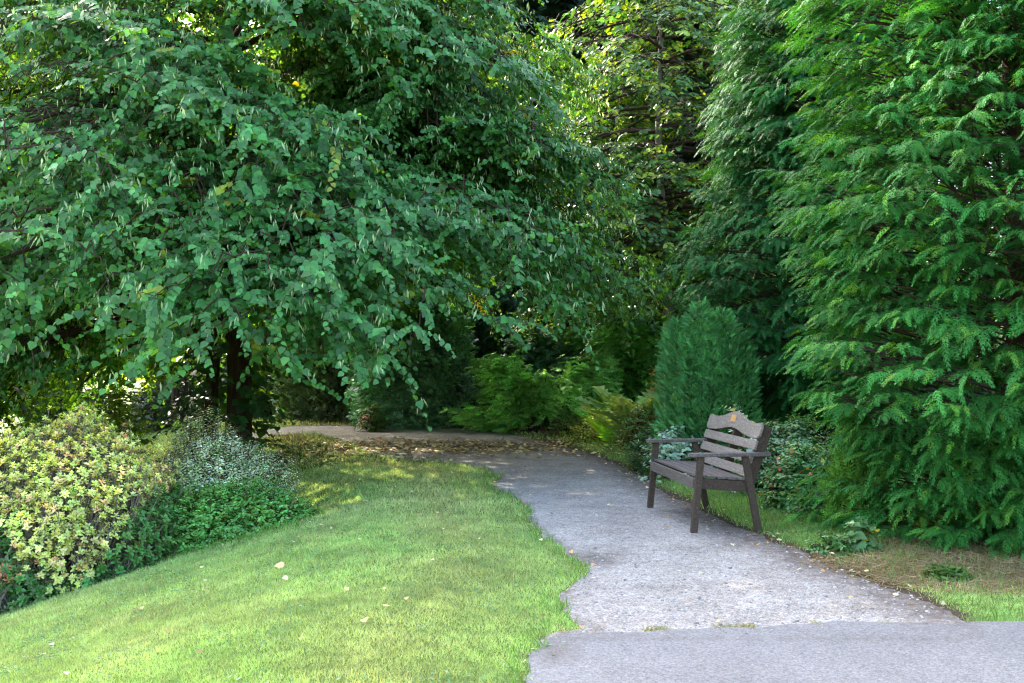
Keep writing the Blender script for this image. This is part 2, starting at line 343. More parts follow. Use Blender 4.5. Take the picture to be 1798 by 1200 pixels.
# ------------------------------------------------------------------ foliage on shoots
def rnd_unit(rng, n): return nz(rng.normal(size=(n, 3)))
def jit(rng, n, base, v=.22, hue=.10):
    b = np.array(base); k = np.exp(rng.normal(0, v, (n, 1))); h = 1 + rng.normal(0, hue, (n, 3)) * np.array([1.2, .5, 1.0]); return np.clip(b * k * h, .002, .95)
def leaves_on(acc, rng, P, D, L, per, tpl, size, base, up=.9, out=None, droop=.5, side=.8, v=.2, hue=.08, alt=None, frac_alt=.0, curve=.3, flat=.45, stick=None, sr=.004):
    n = len(P); D = nz(D); per = int(per)
    t = (np.arange(per) + .6) / per; t = np.repeat(t[None], n, 0)
    sg = np.where(np.arange(per) % 2 == 0, 1, -1)[None] * np.ones((n, 1))
    S = nz(np.cross(D, np.array([0, 0, 1.])) + 1e-4)
    Q = P[:, None] + D[:, None] * (t * np.asarray(L).reshape(-1, 1))[..., None]
    Q[..., 2] -= curve * (t ** 2) * np.asarray(L).reshape(-1, 1)
    if stick is not None:
        m = P + D * np.asarray(L).reshape(-1, 1) * .5; m[:, 2] -= curve * .25 * np.asarray(L)
        e = P + D * np.asarray(L).reshape(-1, 1); e[:, 2] -= curve * np.asarray(L)
        stick.sticks(P, m, sr, sr * .7, (.1, .07, .04)); stick.sticks(m, e, sr * .7, sr * .3, (.1, .07, .04))
    k = n * per; Q = Q.reshape(k, 3)
    Dd = np.repeat(D, per, 0); Ss = np.repeat(S, per, 0) * sg.reshape(-1, 1)
    O = np.zeros((k, 3)) if out is None else np.repeat(nz(out), per, 0)
    N = nz(np.array([0, 0, 1.]) * up + O * (.55 if up > .6 else .9) + rnd_unit(rng, k) * flat)
    T = nz(Dd * .45 + Ss * side + np.array([0, 0, -1.]) * droop + rnd_unit(rng, k) * .3)
    sz = size * np.exp(rng.normal(0, .2, k)) * (1 - .35 * t.ravel() ** 3)
    C = jit(rng, k, base, v, hue)
    C *= np.repeat(np.exp(rng.normal(0, .10, (n, 1))), per, 0)
    if alt is not None and frac_alt > 0:
        sel = np.repeat(rng.random(n) < frac_alt, per) & (rng.random(k) < .8)
        C[sel] = jit(rng, sel.sum(), alt, v, hue)
    acc.add(tpl, Q, T, N, sz, C)

def rosettes(acc, rng, P, D, per, tpl, size, base, alt, fa, spread=1.0, v=.18):
    n = len(P); D = nz(D); A = nz(np.cross(D, rnd_unit(rng, n))); B = np.cross(D, A)
    al = rng.random(n) < fa; cb = np.where(al[:, None], jit(rng, n, alt, v, .08), jit(rng, n, base, v, .08))
    for i in range(per):
        a_ = i * 2.4 + rng.random(n) * .6; ring = i / per
        rad = A * np.cos(a_)[:, None] + B * np.sin(a_)[:, None]
        el = .95 - spread * (1 - ring)
        T = nz(rad * (.45 + .55 * (1 - ring)) + D * (.15 + .8 * ring) + np.array([0, 0, -.12]))
        N = nz(D - T * (D * T).sum(1, keepdims=True) + 1e-3)
        acc.add(tpl, P - D * (1 - ring) * size * .5, T, N, size * (1 - .45 * ring) * np.exp(rng.normal(0, .12, n)), cb * np.exp(rng.normal(0, .12, (n, 1))))

def dome(rng, c, r, n, lump=.18, k=14, fill=.35, pw=2.6, under=.0):
    """points in a bumpy dome standing on c with radii r (x, y, height); returns points and outward directions"""
    az = rng.uniform(0, 2 * math.pi, n); u = rng.uniform(under, 1, n) ** .9
    lat = np.sqrt(np.clip(1 - u ** pw, 0, 1)); d = np.stack([np.cos(az) * lat, np.sin(az) * lat, u], 1)
    K = nz(rng.normal(size=(k, 3)) * [1, 1, .7]); amp = rng.uniform(.3, 1, k); f = np.zeros(n); dn = nz(d - [0, 0, .3])
    for q, am in zip(K, amp): f += am * np.exp(-((1 - dn @ q) / .10))
    f = f / max(f.max(), 1e-6)
    s = 1 - lump + 1.6 * lump * f - fill * rng.random(n) ** 2.2
    P = np.array(c) + d * np.array(r) * s[:, None]; P[:, 2] = np.maximum(P[:, 2], c[2] + .02)
    O = nz(d / np.array(r) * [1, 1, .8] + 1e-3)
    return P, O

def mound(name, label, cat, c, r, n, per, tpl, size, base, mt, seed, L=.3, lump=.2, alt=None, fa=0, stems=30, droop=.5, upd=.35, group=None, fill=.35, pw=2.6, curve=.3, flat=.45, v=.2, part='foliage', extra=None, up=.9):
    rng = np.random.default_rng(seed); t = thing(name, c, label, cat, group); a = Acc(); st = Acc()
    P, O = dome(rng, c, r, n, lump, fill=fill, pw=pw)
    D = nz(O + np.array([0, 0, upd]) + rnd_unit(rng, n) * .5); Ls = L * rng.uniform(.6, 1.3, n)
    leaves_on(a, rng, P - D * (Ls * .6)[:, None], D, Ls, per, tpl, size, base, out=O, droop=droop, alt=alt, frac_alt=fa, curve=curve, flat=flat, v=v, stick=st, sr=.003, up=up)
    for i in range(stems):
        az = rng.uniform(0, 6.28); q = np.array(c) + np.array([math.cos(az) * r[0], math.sin(az) * r[1], 0]) * rng.uniform(0, .35)
        e = P[rng.integers(n)]; m = (q + e) / 2 + np.array([0, 0, .1 * r[2]]); q = q - [0, 0, .05]
        st.tube([q, (q * 3 + m) / 4 + [0, 0, .02], m, (m + e) / 2, e], [.012, .011, .009, .006, .003], (.09, .06, .04), 4)
    if extra: extra(a, st, rng, P, O, D, Ls)
    a.build(part, mt, t, c); st.build('stems', M_twig, t, c)
    return t

# ------------------------------------------------------------------ broadleaf tree builder
def interp(tab, z): zs, rs = zip(*tab); return np.interp(z, zs, rs)
def broadleaf(name, label, cat, base, height, prof, nb, side_n, shoot_n, per, tpl, size, col, mt, seed, zlow, trunk_r=.28, bark=None, group=None,
              alt=None, fa=0.0, bracts=False, weight=None, shootL=.45, droop=.45, keep=None, lean=(0, 0), sparse=1.0, stems=None, dens=None, z0min=2.2, fexp=1.25, ns0=4, upn=.9, hang=None, cv=.35):
    rng = np.random.default_rng(seed); bx, by, bz = base; t = thing(name, base, label, cat, group)
    a = Acc(); br = Acc(); tr = Acc(); bc = Acc(); bark = bark or M_bark
    for (ox, oy, rr, hh) in (stems or [(0, 0, trunk_r, height * .95)]):
        zs = np.linspace(-.3, hh, 22); f = zs / height
        pts = np.stack([bx + ox + lean[0] * f + .10 * np.sin(zs * .8 + ox * 9), by + oy + lean[1] * f + .08 * np.sin(zs * .6 + 1), bz + zs], 1)
        rad = rr * (1 - .8 * np.clip(f, 0, 1)) * (1 + .5 * np.exp(-np.maximum(zs, 0) / .25)); tr.tube(pts, rad, (.05, .03, .02), 14, .05)
    SP = []; SD = []; SL = []; SO = []
    gold = 2.39996
    for b in range(nb):
        az = b * gold + rng.normal(0, .25)
        if weight is not None and rng.random() > weight(az): continue
        f = ((b + .5) / nb); zt = zlow(az) + (height - 1.0 - zlow(az)) * f ** fexp
        Rr = interp(prof, zt) * rng.uniform(.86, 1.06)
        if keep is not None and not keep(az, zt): continue
        z0 = max(z0min + .02 * b / nb, min(zt + .35 + .12 * Rr, height * .93)) + rng.uniform(-.2, .2)
        o = np.array([math.cos(az), math.sin(az), 0]); sd_ = np.array([-o[1], o[0], 0])
        bend = rng.normal(0, .12) * Rr
        def cur(tt):
            tt = np.asarray(tt, float)[:, None]; fz = z0 / height
            p = np.array([bx + lean[0] * fz, by + lean[1] * fz, bz]) + o * Rr * tt + sd_ * bend * tt ** 2
            z = z0 + (zt - z0) * tt ** 1.6 + .10 * Rr * 4 * tt * (1 - tt) * .6
            p = p * np.array([1, 1, 0]) + np.array([0, 0, 1]) * (bz + z); return p
        tt = np.linspace(0, 1, 9); pts = cur(tt); r0 = .02 + .011 * Rr * (1 - .5 * f)
        br.tube(pts - np.array([0, 0, .10]) * tt[:, None], r0 * .8 * (1 - tt) ** .8 + .004, (.05, .03, .02), 6)
        mm = max(4, int(ns0 * Rr)); q = cur(np.linspace(.3, 1, mm)); sg_ = rng.choice([-1, 1], mm)[:, None]
        SP.append(q); SD.append(nz(o * .6 + sd_ * sg_ * .6 + rng.normal(0, .3, (mm, 3)) + [0, 0, .25])); SL.append(shootL * rng.uniform(.6, 1.2, mm)); SO.append(np.repeat((o + [0, 0, .25])[None], mm, 0))
        ns = max(4, int(side_n * (.45 + .55 * Rr / prof[0][1])))
        for s in range(ns):
            u = .30 + .68 * (s + rng.random() * .8) / ns; q = cur([u, u + .02]); dd = nz(q[1] - q[0]); sg = 1 if s % 2 else -1
            Ls = Rr * (.30 - .16 * u) * rng.uniform(.7, 1.3) + .18; an = rng.uniform(.6, 1.1)
            d = nz(dd * math.cos(an) + sd_ * sg * math.sin(an) + np.array([0, 0, rng.normal(0.0, .12)]))
            m = max(2, int(shoot_n * Ls / 1.1 * rng.uniform(.7, 1.2) * sparse))
            w_ = np.linspace(.12, 1, m); pp = q[0] + d * (w_ * Ls)[:, None]; pp[:, 2] -= (.28 * Ls) * w_ ** 2; pp[1:, 2] += rng.normal(0, .07, m - 1)
            br.sticks(np.vstack([q[:1], pp[:-1]]), pp, .010 * (1.1 - w_ * .8) + .002, .010 * (1.0 - w_ * .8) + .002, (.05, .03, .02))
            sdv = np.cross(d, [0, 0, 1.]); sdv /= np.linalg.norm(sdv) + 1e-6
            sgn = np.where(np.arange(m) % 2 == 0, 1, -1)[:, None]
            dv = nz(d * .75 + sdv * sgn * .75 + rng.normal(0, .34, (m, 3)) + [0, 0, .02])
            SP.append(pp); SD.append(dv); SL.append(shootL * rng.uniform(.6, 1.35, m)); SO.append(np.repeat((o + [0, 0, .25])[None], m, 0))
    P = np.concatenate(SP); D = np.concatenate(SD); Ls = np.concatenate(SL); O = np.concatenate(SO)
    ok = P[:, 2] > bz + .25
    if dens is not None: ok &= rng.random(len(P)) < dens(P)
    P, D, Ls, O = P[ok], D[ok], Ls[ok], O[ok]
    leaves_on(a, rng, P, D, Ls, per, tpl, size, col, out=O * (1.6 if hang else 1), droop=hang or droop, alt=alt, frac_alt=fa, stick=br, sr=.0035, curve=cv, up=upn, v=.26 if hang else .2)
    if bracts:
        k = int(len(P) * .6); sel = rng.choice(len(P), k, False)
        Q = P[sel] + D[sel] * (Ls[sel] * rng.uniform(.5, 1, k))[:, None]; Q[:, 2] -= .12 * Ls[sel]
        for j in range(3):
            T = nz(np.array([0, 0, -1.]) + rnd_unit(rng, k) * .45); bc.add(T_lance, Q + rng.normal(0, .03, (k, 3)), T, rnd_unit(rng, k) + [0, -.4, .2], rng.uniform(.06, .115, k)[:, None] * np.array([[.75, 1, 1]]), jit(rng, k, (.38, .48, .26), .15, .05))
        bc.build('flower_bracts', M_bract, t, base)
    tr.build('trunk', bark, t, base); br.build('branches', M_twig, t, base); a.build('crown', mt, t, base)
    return t, rng

# ------------------------------------------------------------------ flat-sprayed conifer builder
def conifer(name, label, base, height, prof, nb, sub, tpls, fl, col, seed, group=None, droop=.30, L=.85, up0=.25, cat='tree', vis=None, lump=.18, tip=None, mt=None, barkc=None, sway=(0, 0, 0), zmin=.12, wid=1.0):
    rng = np.random.default_rng(seed); bx, by, bz = base; t = thing(name, base, label, cat, group); a = Acc(); br = Acc()
    zs = np.linspace(-.3, height * .97, 14)
    br.tube(np.stack([bx + .05 * np.sin(zs), by + 0 * zs, bz + zs], 1), .04 + .024 * (height - zs), (.06, .035, .02), 10, .04)
    K = nz(rng.normal(size=(40, 3)) * [1, 1, .2]); kz = rng.uniform(0, height, 40)
    n = nb; az = rng.uniform(0, 2 * math.pi, n); z = zmin + (height - zmin) * rng.uniform(0, 1, n) ** 1.05
    if vis is not None:
        okv = rng.random(n) < vis(az, z); az = az[okv]; z = z[okv]; n = len(az)
    o = np.stack([np.cos(az), np.sin(az), 0 * az], 1)
    bump = np.zeros(n)
    for q, zz in zip(K, kz): bump += np.exp(-((1 - o @ q) / .12)) * np.exp(-((z - zz) / .45) ** 2)
    Rr = interp(prof, z) * (1 - lump + lump * 1.5 * np.clip(bump, 0, 1.3)) * (1 - .42 * rng.random(n) ** 3)
    Rr = np.where(rng.random(n) < .26, Rr * rng.uniform(.35, .7, n), Rr)
    tipP = np.array([bx, by, bz]) + o * Rr[:, None] + np.stack([0 * z, 0 * z, z], 1)
    sid = np.stack([-o[:, 1], o[:, 0], 0 * az], 1)
    d = nz(o + sid * rng.normal(0, .35, (n, 1)) + np.array([0, 0, 1]) * (up0 + rng.normal(0, .15, (n, 1))) + np.array(sway))
    Lb = L * rng.uniform(.65, 1.2, n) * np.clip(.5 + .5 * Rr / prof[len(prof) // 2][1], .45, 1.1)
    P0 = tipP - d * Lb[:, None]
    cb = np.exp(rng.normal(0, .13, (n, 1))); s_ = nz(np.cross(d, [0, 0, 1.])); roll = rng.normal(0, .3, (n, 1))
    N0 = nz(np.cross(s_, d) + s_ * roll)
    br.sticks(P0 - d * .5 * Lb[:, None] - [0, 0, .1], P0 + d * .6 * Lb[:, None], .011, .004, (.09, .045, .025))
    for j in range(sub + 1):
        u = (j + .5) / (sub + 1) if j < sub else 1.0
        for sg in ((-1, 1) if j < sub else (0,)):
            P = P0 + d * (Lb * (.15 + .72 * u))[:, None]; P[:, 2] -= droop * (u ** 2) * Lb * .5
            an = (.75 - .25 * u) if sg else 0
            T = nz(d * math.cos(an) + s_ * sg * math.sin(an) + np.array([0, 0, -1]) * (droop * (.5 + u)) + rng.normal(0, .14, (n, 3)))
            S = fl * (1.1 - .30 * u) * rng.uniform(.8, 1.25, n)
            cc = jit(rng, n, col, .10, .05) * cb
            if tip is not None:
                m = rng.random(n) < .25 * u; cc[m] = jit(rng, m.sum(), tip, .12, .06)
            tp = rng.integers(0, len(tpls), n)
            for q in range(len(tpls)):
                m = tp == q; sc3 = S[m][:, None] * np.array([[wid, 1, 1]]); a.add(tpls[q], P[m], T[m], N0[m] + rng.normal(0, .22, (m.sum(), 3)), sc3, cc[m])
    a.build('crown', mt or M_fir, t, base); br.build('trunk', barkc or M_twig, t, base)
    return t

# ------------------------------------------------------------------ the lime tree
LX, LY = (400 - CX) * 16 / FPX, 16.0; LB = (LX, LY, g1(LX, LY))
def lime_low(az):                       # lowest tips: deep at the left, higher to the right
    c = math.cos(az); front = max(0, -math.sin(az)); return float(np.interp(c, [-1, -.55, -.25, .5, .75, 1], [.35, .6, 1.75, 2.05, 2.35, 2.75])) - LB[2] * .6
lime_prof = [(0, 6.0), (2.2, 6.3), (3.2, 6.2), (4.2, 5.6), (6, 5.0), (7.6, 4.4), (9.4, 2.8), (10.6, .8)]
def lime_w(az):
    s = math.sin(az); return 1.0 if s < .25 else (.35 if math.cos(az) > -.2 else .18)
def lime_d(P):                          # looser foliage on the upper left, where the light comes through
    px = CX + P[:, 0] / P[:, 1] * FPX; h = P[:, 2]
    q = np.sin(P[:, 0] * 1.9 + P[:, 2] * 1.3) * np.sin(P[:, 2] * 2.3 - P[:, 1] * 1.1 + .5) + .5 * np.sin(P[:, 0] * 4.1 - P[:, 2] * 3.7 + P[:, 1])
    x, z = P[:, 0], P[:, 2]; g = np.sin(2.7 * x + 1.1 * z) * np.sin(2.9 * z - .8 * x + 1) + .5 * np.sin(5.3 * x - 4.1 * z) + .3 * np.sin(9.1 * x + 8 * z)
    return np.clip(np.where(x < -3.4, .80 + .35 * q, .95 + .35 * q) - np.where(x < -3.4, .85, .55) * sstep(.12, .5, g - .25 * (x > -3.4)), .03, 1)
lime, rg = broadleaf('lime_tree', 'large dark green lime tree with drooping branches over the lawn', 'tree', LB, 10.6, lime_prof, 270, 17, 12, 13, T_heart, .071,
          (.052, .175, .042), M_lime, 11, lime_low, fexp=1.5, upn=.55, hang=.62, cv=.42, weight=lime_w, bracts=True, alt=(.20, .26, .03), fa=.012, dens=lime_d,
          stems=[(.06, 0, .20, 11), (-.20, .05, .11, 6)])
# basal shoots around the trunk
a = Acc(); st = Acc(); k = 120; az = rg.uniform(0, 6.28, k)
P = np.array(LB) + np.stack([np.cos(az) * .38, np.sin(az) * .38, rg.uniform(.1, 2.2, k)], 1)
D = nz(np.stack([np.cos(az), np.sin(az), rg.uniform(-.2, .6, k)], 1)); Lb = rg.uniform(.4, .9, k)
leaves_on(a, rg, P, D, Lb, 9, T_heart, .12, (.03, .10, .035), out=D, stick=st, sr=.004)
a.build('basal_leaves', M_lime, lime, LB); st.build('stems', M_twig, lime, LB)

# ------------------------------------------------------------------ cypresses on the right
front_vis = lambda az, z: np.where(np.sin(az) < .35, 1.0, .35)
C1 = (4.18, 8.65, g1(4.18, 8.65))
conifer('cypress_tree', 'tall bright green cypress filling the right edge beside the bench', C1, 6.6,
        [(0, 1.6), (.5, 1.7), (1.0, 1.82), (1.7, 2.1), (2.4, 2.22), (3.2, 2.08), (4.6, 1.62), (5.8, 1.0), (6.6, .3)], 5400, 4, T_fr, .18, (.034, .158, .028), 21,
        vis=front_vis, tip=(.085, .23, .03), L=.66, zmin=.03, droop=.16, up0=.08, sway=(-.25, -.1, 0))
C2 = (4.05, 14.0, g1(4.05, 14.0))
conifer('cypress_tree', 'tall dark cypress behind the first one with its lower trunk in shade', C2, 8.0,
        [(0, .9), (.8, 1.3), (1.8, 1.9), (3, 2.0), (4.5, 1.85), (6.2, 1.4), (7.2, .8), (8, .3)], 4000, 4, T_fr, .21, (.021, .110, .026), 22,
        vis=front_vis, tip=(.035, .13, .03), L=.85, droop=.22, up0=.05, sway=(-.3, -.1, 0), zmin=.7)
C3 = (6.3, 9.3, g1(6.3, 9.3))
conifer('cypress_tree', 'cypress behind the nearest one, glimpsed through it at the right edge', C3, 6.4,
        [(0, 1.6), (1.5, 2.0), (3, 2.0), (4.5, 1.6), (5.6, 1.0), (6.4, .3)], 1500, 3, T_fr, .34, (.036, .14, .03), 23, tip=(.07, .2, .04))

# ------------------------------------------------------------------ low plants round the bench
def dwarf(c, r, h, seed, label):
    rng = np.random.default_rng(seed); t = thing('dwarf_cypress', c, label, 'shrub'); a = Acc(); st = Acc()
    cols = [(-.50, .05, .42, .90), (-.14, -.12, .46, 1.0), (.22, -.1, .44, .96), (.52, 0, .42, .82), (.1, .35, .46, .95), (-.3, .35, .42, .9)]
    for ox, oy, rr, hh in cols:
        n = 1500; az = rng.uniform(0, 6.28, n); u = rng.uniform(0, 1, n)
        rad = rr * r * np.interp(u, [0, .3, .7, .9, 1], [.85, 1, .92, .66, .1]) * rng.uniform(.75, 1.05, n)
        o = np.stack([np.cos(az), np.sin(az), 0 * az], 1)
        P = np.array(c) + np.array([ox * r * 1.3, oy * r * 1.3, 0]) + o * rad[:, None] + np.stack([0 * u, 0 * u, u * hh * h * .95], 1)
        T = nz(o * 1.1 + [0, 0, .9] + rnd_unit(rng, n) * .6)
        N = np.cross(T, nz(o + rnd_unit(rng, n) * .8))
        a.add(T_fs[0], P, T, N, rng.uniform(.07, .12, n), jit(rng, n, (.085, .27, .085), .36, .08))
        q = np.array(c) + np.array([ox * r, oy * r, 0]); st.tube([q - [0, 0, .1], q + [0, 0, h * hh * .55]], [.03, .01], (.08, .05, .03), 5)
    a.build('foliage', M_fir, t, c); st.build('stems', M_twig, t, c)
c = at(1242, 12.6); c = (c[0], c[1], c[2])
dwarf(c, .54, 2.12, 31, 'dense blue-green dwarf cypress with upright columns behind the bench')

def juniper(label, c, r, n, seed, col, fl=.30, group=None):
    rng = np.random.default_rng(seed); t = thing('spreading_juniper', c, label, 'shrub', group); a = Acc(); st = Acc()
    nb = 34
    for b in range(nb):
        az = rng.uniform(0, 6.28); tz = rng.choice([.25, .5, .75, .95]) + rng.normal(0, .05); rr = (1.05 - .35 * tz) * rng.uniform(.7, 1.05)
        o = np.array([math.cos(az), math.sin(az), 0.]); e = np.array(c) + o * rr * np.array(r) + [0, 0, r[2] * tz]
        q = np.array(c) + o * .1 * np.array(r); m = (q + e) / 2 + [0, 0, -.05 * r[2]]
        st.tube([q - [0, 0, .05], m, e], [.022, .014, .005], (.09, .05, .03), 5)
        k = n // nb; u = rng.uniform(.35, 1.05, k)[:, None]; P = np.array(q) * (1 - u) + e * u + rng.normal(0, 1, (k, 3)) * [.10 * r[0], .10 * r[1], .045 * r[2]]
        T = nz(o + [0, 0, .12] + rng.normal(0, .5, (k, 3)) * [1, 1, .5]); a.add(T_fd[rng.integers(2)], P, T, nz(np.array([0, -.5, .8]) + rnd_unit(rng, k) * .5), fl * rng.uniform(.6, 1.2, k), jit(rng, k, col, .35, .08))
    a.build('foliage', M_fir, t, c); st.build('stems', M_twig, t, c)
juniper('spreading golden-green juniper with feathery tiers beyond the far end of the path', at(950, 19.6), (1.45, 1.1, 1.35), 5200, 41, (.17, .42, .08), .24)
c = at(1110, 21.5); juniper('taller green juniper on the bank above the spreading one', c, (1.5, 1.2, zp(545, 21.5) - c[2]), 5500, 42, (.13, .36, .07), .26)

def needle(label, c, r, n, seed, col, name='yew_shrub', fl=.3, mt=None, lump=.2, upd=.5, group=None, pw=2.6, cat='shrub', side=0.0, dr=0.0, jv=.22):
    rng = np.random.default_rng(seed); t = thing(name, c, label, cat, group); a = Acc(); st = Acc()
    P, O = dome(rng, c, r, n, lump, fill=.35, pw=pw, k=24)
    T = nz(O + [side, 0, upd] + rnd_unit(rng, n) * .45 + [0, 0, -dr]); tp = rng.integers(0, 2, n)
    for q in range(2):
        m = tp == q; a.add((T_fd if c[1] > 15 else T_fs)[q], P[m] - T[m] * fl * .5, T[m], nz(O[m] * .6 + [0, 0, .6] + rnd_unit(rng, m.sum()) * .6), fl * rng.uniform(.6, 1.25, m.sum()), jit(rng, m.sum(), col, jv + (.2 if c[1] > 15 else 0), .08))
    for i in range(26):
        e = P[rng.integers(n)]; st.tube([np.array(c) + rng.normal(0, .08, 3) * [1, 1, 0] - [0, 0, .1], (np.array(c) + e) / 2 + [0, 0, .1], e], [.04, .02, .005], (.07, .04, .025), 5)
    a.build('foliage', mt or M_yew, t, c); st.build('stems', M_twig, t, c); return t
def fit(px, D, wpx, ytop): c = at(px, D); return c, wpx * D / FPX / 2, zp(ytop, D) - c[2]
c, hw, h = fit(585, 23.0, 200, 545); needle('dull brownish green conifer hedge left of the yew at the path bend', c, (hw, 1.0, h), 6500, 51, (.17, .24, .12), 'conifer_hedge', .24, lump=.10, pw=6, cat='hedge')
c, hw, h = fit(470, 24.5, 130, 560); needle('dark green shrub just right of the lime trunk behind the path', c, (hw, 1.0, h), 3000, 57, (.06, .12, .06), 'yew_shrub', .24, lump=.15, pw=4)
c, hw, h = fit(735, 21.3, 205, 470); needle('broad yew with pale feathery shoots on its left side', c, (hw, 1.1, h), 7500, 52, (.17, .36, .17), fl=.34, lump=.28, side=-.5, upd=.25)
c, hw, h = fit(840, 22.8, 180, 440); needle('tall black-green yew between the broad yew and the juniper', c, (hw, 1.1, h), 6000, 53, (.05, .12, .06), fl=.34, lump=.25)
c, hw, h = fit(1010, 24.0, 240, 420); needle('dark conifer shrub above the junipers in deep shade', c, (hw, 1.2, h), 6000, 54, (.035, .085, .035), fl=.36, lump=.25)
c, hw, h = fit(820, 20.9, 110, 600); mound('cotoneaster', 'loose dark shrub with tiny pale leaves in front of the black-green yew', 'shrub', (c[0], c[1], c[2]), (hw, .5, h), 420, 12, T_oval, .055, (.15, .30, .18), M_shr, 55, L=.45, lump=.3)
c, hw, h = fit(960, 20.9, 190, 545); mound('laurel_shrub', 'dark broad-leaved shrub behind the spreading juniper', 'shrub', c, (hw, .6, h), 700, 10, T_heart, .085, (.07, .19, .09), M_shr, 56, L=.45, lump=.25)
c, hw, h = fit(655, 19.8, 50, 700); mound('hydrangea', 'small green shrub with a russet tuft at the foot of the broad yew', 'shrub', c, (hw, .3, h), 150, 8, T_oval, .07, (.08, .16, .04), M_shr, 58, L=.25, alt=(.35, .12, .04), fa=.08)
c, hw, h = fit(1185, 17.5, 100, 600); mound('spindle_bush', 'yellow-orange leaved bush between the juniper and dwarf cypress', 'shrub', c, (hw, .4, h), 420, 10, T_oval, .065, (.22, .26, .06), M_shr, 59, L=.3, alt=(.42, .25, .05), fa=.3)

def fern(label, c, L, n, seed, col, group='ferns on the bank'):
    rng = np.random.default_rng(seed); a = Acc(); az = np.linspace(0, 6.28, n, False) + rng.normal(0, .2, n)
    o = np.stack([np.cos(az), np.sin(az), 0 * az], 1); T = nz(o * .6 + [0, 0, 1.1] + rng.normal(0, .15, (n, 3)))
    a.add(T_fern[0], np.array(c) + o * .03, T, nz(o * -.9 + [0, 0, .6]), L * rng.uniform(.75, 1.1, n), jit(rng, n, col, .12, .06))
    tag(a.build('fern', M_shr, None, c), label, 'fern', group)
fern('tall pale fern in front of the yellow-orange bush', at(1112, 16.8), 1.35, 15, 61, (.28, .42, .16))
fern('second fern to the right of the tallest one', at(1150, 16.2), 1.2, 13, 62, (.20, .34, .10))
fern('low bright fern beside the spreading juniper', at(1075, 17.0), .8, 12, 63, (.20, .42, .05))
c, hw, h = fit(1060, 17.6, 120, 715); mound('bramble_patch', 'yellow-green bramble patch below the ferns', 'shrub', c, (hw, .5, h), 260, 8, T_oval, .06, (.24, .38, .05), M_shr, 64, L=.3, alt=(.3, .28, .03), fa=.25)
c, hw, h = fit(1130, 15.6, 110, 690); mound('bramble_patch', 'darker tangle of bramble at the edge of grass behind the bench', 'shrub', c, (hw, .5, h), 300, 8, T_oval, .055, (.12, .24, .06), M_shr, 65, L=.3, alt=(.22, .17, .04), fa=.3)
c, hw, h = fit(1005, 18.6, 90, 715); mound('bramble_patch', 'low bramble with arching stems in front of the spreading juniper', 'shrub', c, (hw, .4, h), 180, 8, T_oval, .055, (.12, .22, .05), M_shr, 66, L=.3, alt=(.25, .25, .04), fa=.2)
c, hw, h = fit(1185, 12.3, 135, 712); mound('snowberry', 'snowberry with round pale grey-green leaves left of the bench back', 'shrub', c, (hw, .35, h), 130, 9, T_heart, .058, (.30, .44, .34), M_shr, 67, L=.42, lump=.3, upd=.9, fill=.5)
c, hw, h = fit(1190, 13.1, 190, 735); mound('ground_cover_plant', 'low green plants under the dwarf cypress', 'plant', c, (hw, .5, h), 420, 8, T_oval, .055, (.05, .14, .05), M_shr, 68, L=.22)
c, hw, h = fit(1325, 11.0, 90, 700); mound('snowberry', 'tall snowberry sprigs with pale leaves rising behind the bench top', 'shrub', c, (hw, .25, h), 70, 9, T_heart, .06, (.30, .44, .34), M_shr, 69, L=.45, lump=.3, upd=1.2, fill=.5)
c, hw, h = fit(1390, 10.9, 170, 690); mound('cotoneaster', 'leafy cotoneaster between the bench and the near cypress', 'shrub', c, (hw, .55, h), 760, 10, T_oval, .048, (.08, .23, .09), M_shr, 70, L=.32, lump=.25, alt=(.15, .26, .06), fa=.2)
def blossoms(a, st, rng, P, O, D, Ls):
    for cc, k in (((.75, .45, .04), 14), ((.55, .18, .04), 16), ((.6, .16, .10), 10)):
        s_ = rng.choice(len(P), k); a.add(T_heart, P[s_] + O[s_] * .05, rnd_unit(rng, k), O[s_] + [0, -.5, 0], .035, jit(rng, k, cc, .15, .05))
c, hw, h = fit(1410, 9.9, 170, 760); mound('hypericum', 'low hypericum with yellow and orange flecks beside the bench', 'shrub', c, (hw, .42, h), 620, 9, T_oval, .050, (.09, .27, .08), M_shr, 71, L=.26, alt=(.17, .27, .04), fa=.2, extra=blossoms)
c = at(1497, 8.9); needle('young light green cypress at the foot of the near cypress', c, (.26, .3, .85), 700, 72, (.09, .22, .03), 'cypress_sapling', .16, M_fir, upd=1.2)
c = at(1455, 7.85); mound('weed_clump', 'weed clump with broad leaves on the grass by the near cypress', 'plant', c, (.16, .14, .20), 60, 7, T_oval, .045, (.08, .20, .05), M_shr, 73, L=.12, stems=6)
c = at(1510, 8.0); mound('dock_plant', 'pale leaved dock with a yellow flower under the near cypress', 'plant', c, (.14, .14, .24), 40, 6, T_heart, .06, (.11, .22, .08), M_shr, 74, L=.16, stems=6, alt=(.6, .5, .05), fa=.06)
c = at(1660, 7.0); mound('weed_clump', 'small grassy clump on the straw near the asphalt', 'plant', c, (.16, .12, .10), 90, 5, T_lance, .07, (.07, .15, .03), M_shr, 75, L=.07, stems=3, upd=1.0)

